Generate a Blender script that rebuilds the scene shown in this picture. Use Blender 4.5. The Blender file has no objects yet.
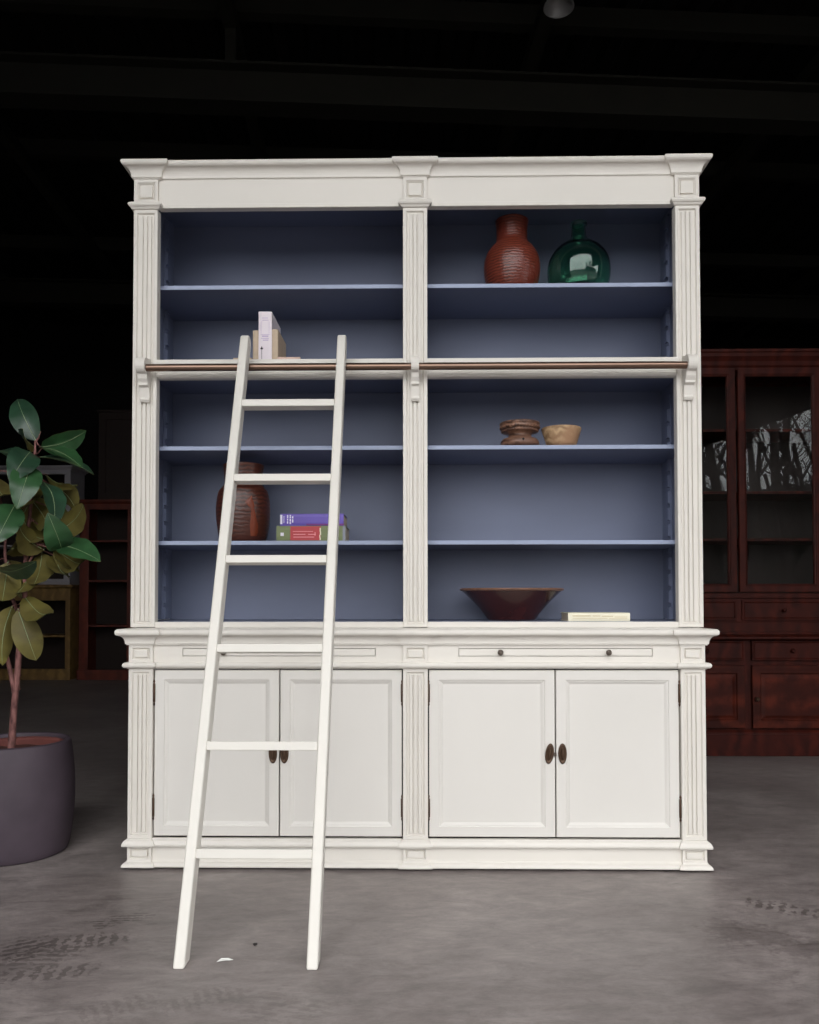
import bpy, bmesh, math, random
from mathutils import Vector, Matrix, noise
random.seed(7)
PI = math.pi
scn = bpy.context.scene
COL = scn.collection

# ------------------------------------------------------------------ helpers
def lin(c):
    return tuple((x/12.92 if x <= .04045 else ((x+.055)/1.055)**2.4) for x in [v/255 for v in c])

def link(o, parent=None):
    COL.objects.link(o)
    if parent: o.parent = parent
    return o

def tag(o, label=None, cat=None, group=None, kind=None):
    if label: o['label'] = label
    if cat: o['category'] = cat
    if group: o['group'] = group
    if kind: o['kind'] = kind
    return o

def thing(name, label, cat, loc=(0, 0, 0), rz=0, group=None):
    o = bpy.data.objects.new(name, None)
    o.location = loc; o.rotation_euler = (0, 0, rz); o.empty_display_size = .1
    link(o); return tag(o, label, cat, group)

class MB:
    """collects geometry for ONE mesh object"""
    def __init__(s): s.v = []; s.f = []; s.m = []; s.sm = []
    def add(s, vs, fs, mi=0, smooth=False):
        n = len(s.v); s.v += [tuple(v) for v in vs]
        for f in fs:
            s.f.append([n+i for i in f]); s.m.append(mi); s.sm.append(smooth)
    def box(s, x0, x1, y0, y1, z0, z1, mi=0):
        vs = [(x, y, z) for x in (x0, x1) for y in (y0, y1) for z in (z0, z1)]
        s.add(vs, [(0,1,3,2),(4,6,7,5),(0,4,5,1),(2,3,7,6),(0,2,6,4),(1,5,7,3)], mi)
        return s
    def obox(s, M, sx, sy, sz, mi=0):
        vs = [M @ Vector((x*sx/2, y*sy/2, z*sz/2)) for x in (-1,1) for y in (-1,1) for z in (-1,1)]
        s.add(vs, [(0,1,3,2),(4,6,7,5),(0,4,5,1),(2,3,7,6),(0,2,6,4),(1,5,7,3)], mi)
        return s
    def lathe(s, prof, seg=48, c=(0,0,0), mi=0, smooth=True, wob=None, closed=False):
        vs = []
        for (r, z) in prof:
            for k in range(seg):
                a = 2*PI*k/seg
                rr = r*(1+(wob(a, z) if wob else 0))
                vs.append((c[0]+rr*math.cos(a), c[1]+rr*math.sin(a), c[2]+z))
        n = len(prof); fs = []
        for i in range(n-1 if not closed else n):
            j = (i+1) % n
            for k in range(seg):
                l = (k+1) % seg
                fs.append((i*seg+k, i*seg+l, j*seg+l, j*seg+k))
        s.add(vs, fs, mi, smooth)
        if not closed:
            s.add(vs[:seg], [tuple(range(seg))[::-1]], mi, False)
            s.add(vs[-seg:], [tuple(range(seg))], mi, False)
        return s
    def tube(s, pts, rad, seg=10, mi=0, cap=True):
        pts = [Vector(p) for p in pts]
        if not isinstance(rad, (list, tuple)): rad = [rad]*len(pts)
        vs = []; up = Vector((0.13, 0.21, .97))
        for i, p in enumerate(pts):
            d = (pts[min(i+1, len(pts)-1)]-pts[max(i-1, 0)]).normalized()
            a = d.cross(up)
            if a.length < .1: a = d.cross(Vector((1, 0, 0)))
            a.normalize(); b = d.cross(a)
            for k in range(seg):
                t = 2*PI*k/seg
                vs.append(p+rad[i]*(a*math.cos(t)+b*math.sin(t)))
        fs = [(i*seg+k, i*seg+(k+1) % seg, (i+1)*seg+(k+1) % seg, (i+1)*seg+k) for i in range(len(pts)-1) for k in range(seg)]
        s.add(vs, fs, mi, True)
        if cap:
            s.add(vs[:seg], [tuple(range(seg))[::-1]], mi); s.add(vs[-seg:], [tuple(range(seg))], mi)
        return s
    def prism(s, poly, axis, a0, a1, mi=0, smooth=False):
        """poly of 2-d points; axis x: (y,z) ; y: (x,z) ; z: (x,y)"""
        def P(p, a):
            return {'x': (a, p[0], p[1]), 'y': (p[0], a, p[1]), 'z': (p[0], p[1], a)}[axis]
        n = len(poly)
        vs = [P(p, a0) for p in poly]+[P(p, a1) for p in poly]
        s.add(vs, [(i, (i+1) % n, n+(i+1) % n, n+i) for i in range(n)], mi, smooth)
        s.add(vs[:n], [tuple(range(n))[::-1]], mi); s.add(vs[n:], [tuple(range(n))], mi)
        return s
    def sweep(s, prof, path, mi=0):
        """moulding: prof = closed list of (outward offset, z); path = plan polyline (x,y), outward is to the right of travel"""
        pts = [Vector(p) for p in path]; n = len(pts)
        nor = []
        for i in range(n-1):
            d = (pts[i+1]-pts[i]).normalized(); nor.append(Vector((d.y, -d.x)))
        vs = []
        for i, p in enumerate(pts):
            if i == 0: m = nor[0]
            elif i == n-1: m = nor[-1]
            else:
                a, b = nor[i-1], nor[i]
                m = (a+b)/(1+a.dot(b))
            for (o, z) in prof:
                q = p+m*o; vs.append((q.x, q.y, z))
        k = len(prof); fs = []
        for i in range(n-1):
            for j in range(k):
                l = (j+1) % k
                fs.append((i*k+j, i*k+l, (i+1)*k+l, (i+1)*k+j))
        fs.append(tuple(range(k))[::-1]); fs.append(tuple((n-1)*k+j for j in range(k)))
        s.add(vs, fs, mi)
        return s
    def rings(s, x0, x1, z0, z1, y, steps, back, mi=0, M=None):
        """framed panel facing -y: steps = [(inset, depth)...], closed box behind down to y=back"""
        vs = []; fs = []
        def ring(i, yy): return [(x0+i, yy, z0+i), (x1-i, yy, z0+i), (x1-i, yy, z1-i), (x0+i, yy, z1-i)]
        vs += ring(0, back)
        for (i, d) in steps: vs += ring(i, y+d)
        n = len(steps)+1
        for r in range(n-1):
            for k in range(4):
                l = (k+1) % 4
                fs.append((r*4+k, r*4+l, (r+1)*4+l, (r+1)*4+k))
        fs.append((0, 3, 2, 1)); b = (n-1)*4; fs.append((b, b+1, b+2, b+3))
        s.add(vs, fs, mi)
        return s
    def build(s, name, mats, parent=None, bevel=0, loc=None, fixn=True, seg=2):
        me = bpy.data.meshes.new(name)
        me.from_pydata(s.v, [], s.f)
        if not isinstance(mats, (list, tuple)): mats = [mats]
        for m in mats: me.materials.append(m)
        for p, mi, sm in zip(me.polygons, s.m, s.sm): p.material_index = mi; p.use_smooth = sm
        bm = bmesh.new(); bm.from_mesh(me)
        if fixn: bmesh.ops.recalc_face_normals(bm, faces=bm.faces)
        bm.to_mesh(me); bm.free(); me.update()
        o = bpy.data.objects.new(name, me)
        link(o, parent)
        if loc: o.location = loc
        if bevel:
            b = o.modifiers.new('bevel', 'BEVEL'); b.width = bevel; b.segments = seg; b.limit_method = 'ANGLE'; b.angle_limit = .6
            b.harden_normals = False
        return o

def copy_tree(o, parent=None):
    c = o.copy(); link(c)
    if parent: c.parent = parent
    for ch in list(o.children): copy_tree(ch, c)
    return c

# ------------------------------------------------------------------ materials
def mat(name, col, rough=.5, metal=0, spec=.5, bump=0, bscale=40, var=0, vscale=6, stretch=(1, 1, 1), col2=None, coat=0, detail=6, trans=0, ior=1.45):
    m = bpy.data.materials.new(name); m.use_nodes = True
    nt = m.node_tree; N = nt.nodes; L = nt.links; b = N['Principled BSDF']
    b.inputs['Base Color'].default_value = (*lin(col), 1)
    b.inputs['Roughness'].default_value = rough; b.inputs['Metallic'].default_value = metal
    b.inputs['Specular IOR Level'].default_value = spec; b.inputs['Coat Weight'].default_value = coat
    b.inputs['Transmission Weight'].default_value = trans; b.inputs['IOR'].default_value = ior
    tc = N.new('ShaderNodeTexCoord'); mp = N.new('ShaderNodeMapping'); mp.inputs['Scale'].default_value = stretch
    L.new(tc.outputs['Object'], mp.inputs['Vector'])
    if var or col2:
        n = N.new('ShaderNodeTexNoise'); n.inputs['Scale'].default_value = vscale; n.inputs['Detail'].default_value = detail
        L.new(mp.outputs[0], n.inputs['Vector'])
        r = N.new('ShaderNodeValToRGB'); L.new(n.outputs['Fac'], r.inputs['Fac'])
        a = lin(col); c2 = lin(col2) if col2 else tuple(x*(1-var) for x in a)
        r.color_ramp.elements[0].position = .3; r.color_ramp.elements[1].position = .7
        r.color_ramp.elements[0].color = (*c2, 1); r.color_ramp.elements[1].color = (*a, 1)
        L.new(r.outputs[0], b.inputs['Base Color'])
    if bump:
        n2 = N.new('ShaderNodeTexNoise'); n2.inputs['Scale'].default_value = bscale; n2.inputs['Detail'].default_value = 4
        L.new(mp.outputs[0], n2.inputs['Vector'])
        bp = N.new('ShaderNodeBump'); bp.inputs['Strength'].default_value = bump; bp.inputs['Distance'].default_value = .002
        L.new(n2.outputs['Fac'], bp.inputs['Height']); L.new(bp.outputs[0], b.inputs['Normal'])
    return m

WHITE = mat('painted_white_wood', (221, 216, 208), .5, var=.04, vscale=3)
WHITE_H = mat('painted_white_wood_door', (217, 213, 207), .48, var=.04, vscale=2)
LADDERW = mat('painted_white_ladder', (216, 212, 204), .45, var=.05, vscale=5, bump=.04, bscale=50)
BLUE = mat('painted_grey_blue', (110, 117, 140), .5, var=.08, vscale=3, bump=.05, bscale=70, stretch=(1, 1, 3))
BLUELIT = mat('grey_blue_lit_edge', (150, 160, 186), .42, var=.05, vscale=6)  # lighter copy of the shelf blue, light on the edges put into colour
NOTCHW = mat('shelf_support_blue', (112, 120, 144), .5)
ROD = mat('bronze_tube', (132, 108, 94), .28, metal=.9, var=.2, vscale=4)
IRON = mat('dark_bronze_iron', (88, 68, 54), .38, metal=.6, var=.2, vscale=60)
PEWTER = mat('pewter_knob', (110, 100, 92), .35, metal=.8)
BLACK = mat('black_gap_shade', (12, 9, 8), .9)

def ringed_wood(name, c1, c2, c3, scale, dist, rough=.4, bands='Z', bumps=.25):
    m = bpy.data.materials.new(name); m.use_nodes = True
    nt = m.node_tree; N = nt.nodes; L = nt.links; b = N['Principled BSDF']
    b.inputs['Specular IOR Level'].default_value = .15 if 'mahog' in name else .5
    tc = N.new('ShaderNodeTexCoord')
    w = N.new('ShaderNodeTexWave'); w.bands_direction = bands; w.inputs['Scale'].default_value = scale
    w.inputs['Distortion'].default_value = dist; w.inputs['Detail'].default_value = 4; w.inputs['Detail Scale'].default_value = 2.5
    L.new(tc.outputs['Object'], w.inputs['Vector'])
    r = N.new('ShaderNodeValToRGB'); L.new(w.outputs['Fac'], r.inputs['Fac'])
    r.color_ramp.elements[0].color = (*lin(c1), 1); r.color_ramp.elements[1].color = (*lin(c2), 1)
    n = N.new('ShaderNodeTexNoise'); n.inputs['Scale'].default_value = 9; n.inputs['Detail'].default_value = 7
    L.new(tc.outputs['Object'], n.inputs['Vector'])
    r2 = N.new('ShaderNodeValToRGB'); L.new(n.outputs['Fac'], r2.inputs['Fac'])
    r2.color_ramp.elements[0].position = .42; r2.color_ramp.elements[1].position = .62
    mx = N.new('ShaderNodeMixRGB'); L.new(r2.outputs[0], mx.inputs[0]); L.new(r.outputs[0], mx.inputs[1])
    mx.inputs[2].default_value = (*lin(c3), 1)
    L.new(mx.outputs[0], b.inputs['Base Color']); b.inputs['Roughness'].default_value = rough
    bp = N.new('ShaderNodeBump'); bp.inputs['Strength'].default_value = bumps; bp.inputs['Distance'].default_value = .002
    L.new(w.outputs['Fac'], bp.inputs['Height']); L.new(bp.outputs[0], b.inputs['Normal'])
    return m

VASEM = ringed_wood('lacquered_rattan_red', (60, 22, 15), (122, 58, 42), (104, 44, 32), 30, 4.0, .30)
BARRELM = ringed_wood('old_turned_wood', (42, 18, 13), (86, 45, 32), (70, 34, 24), 20, 5.0, .34)
STREAK = mat('orange_wood_patch', (120, 54, 30), .4, var=.3, vscale=30)
CARVED = ringed_wood('carved_dark_wood', (62, 40, 30), (136, 100, 80), (110, 80, 66), 14, 6, .42)
TANW = ringed_wood('pale_turned_wood', (142, 112, 82), (196, 166, 128), (160, 124, 94), 9, 9, .5)
BOWLM = mat('dark_red_glaze', (62, 26, 25), .24, var=.35, vscale=12, coat=.25)
BOWLRIM = mat('worn_brown_rim', (128, 92, 74), .35, var=.3, vscale=25)
MAHOG = ringed_wood('mahogany', (44, 14, 9), (72, 26, 17), (58, 20, 13), 3.2, 5, .5, 'X', .05)
MAHOG_P = ringed_wood('mahogany_panel', (60, 21, 13), (88, 35, 22), (52, 18, 11), 2.4, 4, .5, 'Z', .05)
REDWOOD = ringed_wood('red_brown_wood', (78, 30, 20), (110, 46, 30), (94, 38, 25), 2, 5, .5, 'X', .05)
PINE = ringed_wood('aged_pine', (110, 84, 46), (142, 112, 64), (120, 92, 52), 3, 5, .5, 'X', .05)
DARKIN = mat('dark_interior', (38, 26, 22), .7)
GREYW = mat('grey_white_paint', (160, 156, 160), .5)
POTM = mat('aubergine_fibreclay', (74, 63, 72), .6, var=.25, vscale=9, bump=.25, bscale=50, detail=9)
POTIN = mat('terracotta_inner', (112, 62, 56), .8, var=.3, vscale=10)
SOIL = mat('reddish_soil', (88, 48, 40), .95, var=.5, vscale=40, bump=1, bscale=60)
BARK = mat('reddish_bark', (150, 104, 98), .8, col2=(64, 34, 34), vscale=70, stretch=(1, 1, .35), bump=.8, bscale=60)
LEAFD = mat('glossy_dark_leaf', (44, 74, 54), .34, var=.5, vscale=14, spec=.6)
LEAFB = mat('bright_green_leaf', (52, 90, 54), .34, var=.45, vscale=14, spec=.6)
LEAFU = mat('olive_leaf_underside', (116, 108, 52), .6, col2=(76, 68, 34), vscale=9)
RIB = mat('pale_midrib', (140, 156, 118), .5)
PAPERW = mat('white_book_cloth', (226, 216, 222), .6, var=.04, vscale=30)
PAPERT = mat('tan_book_cloth', (192, 172, 150), .7, var=.12, vscale=40)
PAGES = mat('book_pages', (206, 192, 172), .9, var=.15, vscale=90, stretch=(1, 1, 6))
PINKP = mat('pinkish_paper', (206, 178, 166), .8)
CREAM = mat('cream_cover', (232, 226, 204), .6, var=.05, vscale=30)
CREAMTXT = mat('faded_tan_print', (200, 186, 150), .7)
INK = mat('dark_ink', (56, 48, 52), .7)
LILAC = mat('lilac_print', (186, 168, 200), .7)
PURPLE = mat('purple_cover', (104, 84, 176), .45, var=.15, vscale=16)
PURPLED = mat('magenta_edge', (112, 44, 120), .5)
WPRINT = mat('white_print', (224, 220, 232), .6)
GREENC = mat('sage_green_cover', (122, 132, 92), .55, var=.2, vscale=22)
REDL = mat('red_label', (186, 62, 68), .5, var=.15, vscale=18)
ROSEP = mat('rose_print', (236, 160, 166), .6)
GREYC = mat('grey_cover', (134, 138, 150), .6)
METALD = mat('dark_sheet_metal', (22, 20, 20), .6, metal=.2, var=.3, vscale=2)
BEAMM = mat('painted_steel_girder', (30, 28, 20), .8, var=.3, vscale=5)
WALLM = mat('dark_hall_wall', (26, 22, 24), .85, var=.25, vscale=2)
LAMPM = mat('grey_lamp_metal', (150, 150, 150), .4, metal=.3)
SCRAP = mat('white_paper_scrap', (230, 230, 226), .8)
GRIT = mat('dark_grit', (54, 50, 48), .9)
TREEM = mat('dark_bare_bark', (52, 46, 42), .9)
HEDGEM = mat('added_hedge_dark', (30, 34, 24), .95, var=.5, vscale=3)
PAVE = mat('outdoor_paving', (84, 82, 80), .85, var=.2, vscale=3)

def glass_pane(name, tint=(.94, .96, .96)):
    m = bpy.data.materials.new(name); m.use_nodes = True
    nt = m.node_tree; N = nt.nodes; L = nt.links
    N.remove(N['Principled BSDF']); out = N['Material Output']
    t = N.new('ShaderNodeBsdfTransparent'); t.inputs[0].default_value = (*tint, 1)
    g = N.new('ShaderNodeBsdfGlossy'); g.inputs['Roughness'].default_value = .01
    f = N.new('ShaderNodeFresnel'); f.inputs['IOR'].default_value = 1.36
    mx = N.new('ShaderNodeMixShader'); L.new(f.outputs[0], mx.inputs[0]); L.new(t.outputs[0], mx.inputs[1]); L.new(g.outputs[0], mx.inputs[2])
    L.new(mx.outputs[0], out.inputs['Surface']); return m
GLASS = glass_pane('old_window_glass')
GREENG = bpy.data.materials.new('green_bottle_glass'); GREENG.use_nodes = True
_b = GREENG.node_tree.nodes['Principled BSDF']
_b.inputs['Base Color'].default_value = (.42, .80, .62, 1); _b.inputs['Transmission Weight'].default_value = 1
_b.inputs['Roughness'].default_value = .02; _b.inputs['IOR'].default_value = 1.5

# concrete floor with damp shoe prints
def floor_mat():
    m = bpy.data.materials.new('polished_concrete'); m.use_nodes = True
    nt = m.node_tree; N = nt.nodes; L = nt.links; b = N['Principled BSDF']
    tc = N.new('ShaderNodeTexCoord')
    def noi(scale, detail, rough=.6, st=None, dist=0):
        n = N.new('ShaderNodeTexNoise'); n.inputs['Scale'].default_value = scale; n.inputs['Detail'].default_value = detail
        n.inputs['Roughness'].default_value = rough; n.inputs['Distortion'].default_value = dist
        if st:
            mp = N.new('ShaderNodeMapping'); mp.inputs['Scale'].default_value = st; L.new(tc.outputs['Object'], mp.inputs[0]); L.new(mp.outputs[0], n.inputs['Vector'])
        else: L.new(tc.outputs['Object'], n.inputs['Vector'])
        return n
    def ramp(src, p0, p1, c0, c1):
        r = N.new('ShaderNodeValToRGB'); L.new(src, r.inputs[0])
        r.color_ramp.elements[0].position = p0; r.color_ramp.elements[1].position = p1
        r.color_ramp.elements[0].color = (*c0, 1); r.color_ramp.elements[1].color = (*c1, 1); return r
    def math_(op, a, bb=None, c=None):
        n = N.new('ShaderNodeMath'); n.operation = op
        for i, x in enumerate((a, bb, c)):
            if x is None: continue
            if isinstance(x, (int, float)): n.inputs[i].default_value = x
            else: L.new(x, n.inputs[i])
        return n.outputs[0]
    n1 = noi(1.6, 9, .62, dist=.6); base = ramp(n1.outputs['Fac'], .3, .72, lin((117, 108, 106)), lin((154, 145, 142)))
    n2 = noi(7, 12, .82, (1, 2.4, 1), .4); r2 = ramp(n2.outputs['Fac'], .38, .62, (.66,)*3, (1.16,)*3)
    mx = N.new('ShaderNodeMixRGB'); mx.blend_type = 'MULTIPLY'; mx.inputs[0].default_value = 1
    L.new(base.outputs[0], mx.inputs[1]); L.new(r2.outputs[0], mx.inputs[2])
    # streaky trowel scratches and damp stains
    n3 = noi(3.2, 10, .75, (1, 3.0, 1), 1.2); st = ramp(n3.outputs['Fac'], .57, .66, (0,)*3, (1,)*3)
    sx = N.new('ShaderNodeSeparateXYZ'); L.new(tc.outputs['Object'], sx.inputs[0])
    # prints
    total = None
    prints = [(-1.04, -.65, 20, .16, .07), (-.95, -.56, 12, .15, .06), (-.90, -.41, 25, .10, .045), (-.99, -.74, 5, .17, .05), (-1.10, -.60, 70, .09, .08),
              (-.76, -.93, 28, .12, .05), (-.43, -.91, 8, .16, .06), (-.56, -.90, 20, .12, .05), (-.35, -.96, 3, .13, .055),
              (1.10, -.45, -35, .15, .05), (.90, -.62, -30, .15, .09), (1.03, -.72, 10, .15, .05), (.93, -.10, -5, .11, .022), (1.3, -.55, -30, .16, .05), (.18, -.52, 60, .03, .03)]
    nd = noi(22, 4, .7); nb = noi(34, 3, .6)
    for i, (cx, cy, an, a, bb) in enumerate(prints):
        mp = N.new('ShaderNodeMapping'); mp.vector_type = 'TEXTURE'
        mp.inputs['Location'].default_value = (cx, cy, 0); mp.inputs['Rotation'].default_value = (0, 0, math.radians(an)); mp.inputs['Scale'].default_value = (a, bb, 1)
        L.new(tc.outputs['Object'], mp.inputs[0])
        ln = N.new('ShaderNodeVectorMath'); ln.operation = 'LENGTH'; L.new(mp.outputs[0], ln.inputs[0])
        d = math_('ADD', ln.outputs['Value'], math_('MULTIPLY', math_('SUBTRACT', nd.outputs['Fac'], .5), 2.3))
        soft = math_('SMOOTH_MIN', math_('MAXIMUM', math_('MULTIPLY', math_('SUBTRACT', 1.0, d), 3.0), 0), 1, .05)
        if i not in (10, 11):
            w = N.new('ShaderNodeTexWave'); w.inputs['Scale'].default_value = 1.5; w.inputs['Distortion'].default_value = 3; w.inputs['Detail Scale'].default_value = 2.5; w.inputs['Detail'].default_value = 2
            w.bands_direction = 'X' if i % 2 else 'DIAGONAL'
            L.new(mp.outputs[0], w.inputs['Vector'])
            soft = math_('MULTIPLY', soft, math_('MULTIPLY', math_('GREATER_THAN', w.outputs['Fac'], .40), math_('GREATER_THAN', nb.outputs['Fac'], .44)))
        k = [.55, .75, .8, .6, .9, .25, .22, .3, .25, .85, .45, .5, .9, .7, .3][i]
        soft = math_('MULTIPLY', soft, k)
        total = soft if total is None else math_('MAXIMUM', total, soft)
    # noise-masked stain patches, stronger on the left and right sides
    side = math_('MULTIPLY', math_('GREATER_THAN', math_('ABSOLUTE', math_('SUBTRACT', sx.outputs['X'], .0)), .78), .55)
    dirt = math_('MULTIPLY', st.outputs[0], math_('ADD', side, .30))
    tot = math_('MINIMUM', math_('ADD', total, math_('MULTIPLY', dirt, .6)), 1)
    dark = N.new('ShaderNodeMixRGB'); dark.blend_type = 'MULTIPLY'; L.new(tot, dark.inputs[0]); L.new(mx.outputs[0], dark.inputs[1])
    dark.inputs[2].default_value = (.42, .40, .40, 1)
    L.new(dark.outputs[0], b.inputs['Base Color'])
    rr = ramp(n2.outputs['Fac'], .3, .7, (.34,)*3, (.5,)*3); L.new(rr.outputs[0], b.inputs['Roughness'])
    n4 = noi(60, 6, .7); bp = N.new('ShaderNodeBump'); bp.inputs['Strength'].default_value = .35; bp.inputs['Distance'].default_value = .003
    hh = math_('ADD', math_('MULTIPLY', n4.outputs['Fac'], .6), n3.outputs['Fac'])
    L.new(hh, bp.inputs['Height']); L.new(bp.outputs[0], b.inputs['Normal'])
    return m
FLOOR = floor_mat()

# ------------------------------------------------------------------ the hall (turned a few degrees to the bookcase)
HA = math.radians(4.3)
def H(x, y): return (x*math.cos(HA)-y*math.sin(HA), x*math.sin(HA)+y*math.cos(HA))
def hbox(name, boxes, m, **k):
    mb = MB()
    for (x0, x1, y0, y1, z0, z1) in boxes: mb.box(x0, x1, y0, y1, z0, z1)
    o = mb.build(name, m, **k); o.rotation_euler = (0, 0, HA); return o
HX0, HX1, HY0, HY1, HZ = -8.0, 8.0, -3.35, 11.0, 5.6
DX0, DX1, DZ = -3.2, 6.0, 4.9
tag(hbox('floor', [(HX0-.2, HX1+.2, HY0-.2, HY1+.2, -.12, 0)], FLOOR), kind='structure')
tag(hbox('wall_left', [(HX0-.2, HX0, HY0-.2, HY1+.2, 0, HZ+.07)], WALLM), kind='structure')
tag(hbox('wall_right', [(HX1, HX1+.2, HY0-.2, HY1+.2, 0, HZ+.07)], WALLM), kind='structure')
tag(hbox('wall_back', [(HX0, HX1, HY1, HY1+.2, 0, HZ+.07)], WALLM), kind='structure')
tag(hbox('wall_front', [(HX0, DX0, HY0-.2, HY0, 0, HZ), (DX1, HX1, HY0-.2, HY0, 0, HZ), (DX0, DX1, HY0-.2, HY0, DZ, HZ)], WALLM), kind='structure')
mb = MB(); mb.prism([(2.9, 2.72), (DX1, 3.78), (DX1, DZ), (2.9, DZ)], 'y', HY0-.15, HY0-.05)  # added unseen panel, its slanted edge darkens the cabinet glass reflection
o = mb.build('trim_4', WALLM); o.rotation_euler = (0, 0, HA); tag(o, kind='structure')
# ceiling of corrugated sheets
mb = MB()
xs = HX0-.2; k = 0; poly = []
while xs < HX1+.2:
    poly += [(xs, HZ), (xs+.10, HZ), (xs+.14, HZ+.06), (xs+.24, HZ+.06)]; xs += .28
poly += [(HX1+.2, HZ+.12), (HX0-.2, HZ+.12)]
mb.prism(poly, 'y', HY0-.2, HY1+.2)
o = mb.build('ceiling', METALD); o.rotation_euler = (0, 0, HA); tag(o, kind='structure')
# steel girders under it
for n, (yy, zz) in enumerate([(3.3, 4.72), (7.6, 4.72)]):
    mb = MB()
    mb.box(HX0, HX1, yy-.10, yy+.10, zz, zz+.02); mb.box(HX0, HX1, yy-.10, yy+.10, zz+.29, zz+.31); mb.box(HX0, HX1, yy-.008, yy+.008, zz+.02, zz+.29)
    o = mb.build('trim_%d' % (n+1), BEAMM); o.rotation_euler = (0, 0, HA); tag(o, kind='structure')
mb = MB()
for xx in (-6, -3.6, -1.2, 1.2, 3.6, 6): mb.box(xx-.05, xx+.05, HY0, HY1, 5.32, 5.44)
for yy in (1.6, 3.3, 5.4, 7.6, 9.5): mb.box(HX0, HX1, yy-.05, yy+.05, 5.44, 5.6)
for xx in (-6, -1.2, 3.6):
    for yy in (3.3, 7.6): mb.box(xx-.04, xx+.04, yy-.04, yy+.04, 5.03, 5.44)
o = mb.build('trim_3', BEAMM); o.rotation_euler = (0, 0, HA); tag(o, kind='structure')
# ground outside
mb = MB(); mb.box(-40, 40, -45, HY0-.2, -.14, -.02)
o = mb.build('ground', PAVE); o.rotation_euler = (0, 0, HA); tag(o, kind='structure')

# ------------------------------------------------------------------ outdoors mirrored in the glass
mb = MB()
rnd = random.Random(3)
nx = 90; top = []
for i in range(nx+1):
    x = -32+64*i/nx; top.append((x, 1.6+3.6*min(1, max(0, (x-4.5)/3))+.8*noise.noise(Vector((x*.35, 1, 0)))+.7*noise.noise(Vector((x*1.7, 4, 0)))))  # added light blocker: low in front, raised to the right for the reflection
vs = []; fs = []
for i, (x, h) in enumerate(top):
    for j in range(9):
        t = j/8; a = PI*t
        rr = 1.2+.4*noise.noise(Vector((x*.9, t*5, 2)))
        vs.append((x+.3*noise.noise(Vector((x*2, t*6, 0))), -24-math.cos(a)*rr, max(-.02, h*math.sin(a)**.55)))
for i in range(nx):
    for j in range(8): fs.append((i*9+j, i*9+j+1, (i+1)*9+j+1, (i+1)*9+j))
mb.add(vs, fs)
o = mb.build('added_hedge', HEDGEM)
tag(o, 'dark dense greenery added outside the doorway to block low sky light, seen mirrored in the glass', 'added_hedge', kind='stuff')

def tree_mesh(seed):
    r = random.Random(seed); mb = MB()
    def branch(p, d, L, rad, lvl):
        pts = [p]; n = 5; rads = [rad]
        for i in range(n):
            d = (d+Vector((r.uniform(-.18, .18), r.uniform(-.18, .18), r.uniform(-.05, .12)))).normalized()
            pts.append(pts[-1]+d*L/n); rads.append(rad*(1-.6*(i+1)/n))
        mb.tube(pts, rads, 5 if lvl else 8)
        if lvl < 3:
            for i in range(5 if lvl == 0 else 4):
                t = r.uniform(.35, 1); q = pts[min(n, int(t*n))]
                a = r.uniform(0, 2*PI); s = Vector((math.cos(a), math.sin(a), r.uniform(.3, 1.1))).normalized()
                branch(q, (d*.4+s).normalized(), L*r.uniform(.4, .62), rads[min(n, int(t*n))]*.6, lvl+1)
    branch(Vector((0, 0, -.02)), Vector((0, 0, 1)), 6.5, .17, 0)
    return mb
protos = []
for s in (11, 12): 
    o = tree_mesh(s).build('bare_tree', TREEM); protos.append(o)
spots = [(-9, -19), (-4.6, -21), (.6, -20.5), (4.6, -19), (6.4, -18), (8.5, -20), (11, -17), (14, -19), (17.5, -18)]
rr_ = random.Random(5)
spots += [(7.6, -14), (8.7, -12.2), (9.3, -15.5), (10.1, -13.2), (11.6, -14.6), (12.8, -13.0), (7.2, -11.6)]
spots += [(7.6+i*2.1, -21.6+rr_.uniform(-.3, .3)) for i in range(5)]
for i, (x, y) in enumerate(spots):
    o = protos[i] if i < 2 else protos[i % 2].copy()
    if i >= 2: link(o)
    o.location = (x, y, 0); o.rotation_euler = (0, 0, i*1.3)
    tag(o, 'bare leafless tree in the yard outside, seen mirrored in the glass', 'tree', 'bare trees in the yard outside')

# ------------------------------------------------------------------ the white bookcase
BC = thing('bookcase', 'tall cream white library bookcase with blue-grey inside, fluted pilasters, four doors and brass rail', 'bookcase')
def part(mb, name, m, bevel=.0012, parent=None, label=None, **k):
    o = mb.build(name, m, parent or BC, bevel, **k)
    if label: o['label'] = label
    return o
YB = .40      # back of carcass
BAYS = [(-.928, -.043), (.043, .928)]
# --- upper carcass
for s in (-1, 1):
    mb = MB(); x0, x1 = sorted((s*1.011, s*.996)); mb.box(x0, x1, .0302, YB-.012, .838, 2.482)
    part(mb, 'side_panel', WHITE)
    mb = MB(); x0, x1 = sorted((s*.996, s*.990)); mb.box(x0, x1, .0355, YB-.012, .862, 2.462); part(mb, 'side_lining', BLUE, 0, label='blue-grey inner side lining')
mb = MB(); mb.box(-.018, .018, .0355, YB-.012, .862, 2.462); part(mb, 'divider', BLUE, label='blue-grey upright divider between the bays')
mb = MB(); mb.box(-1.011, 1.011, YB-.012, YB, .838, 2.482); part(mb, 'back_panel', BLUE, 0, label='blue-grey back panel')
mb = MB(); mb.box(-.990, .990, .0355, YB-.012, 2.462, 2.482); part(mb, 'ceiling_panel', BLUE, 0, label='blue-grey top panel inside')
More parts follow.
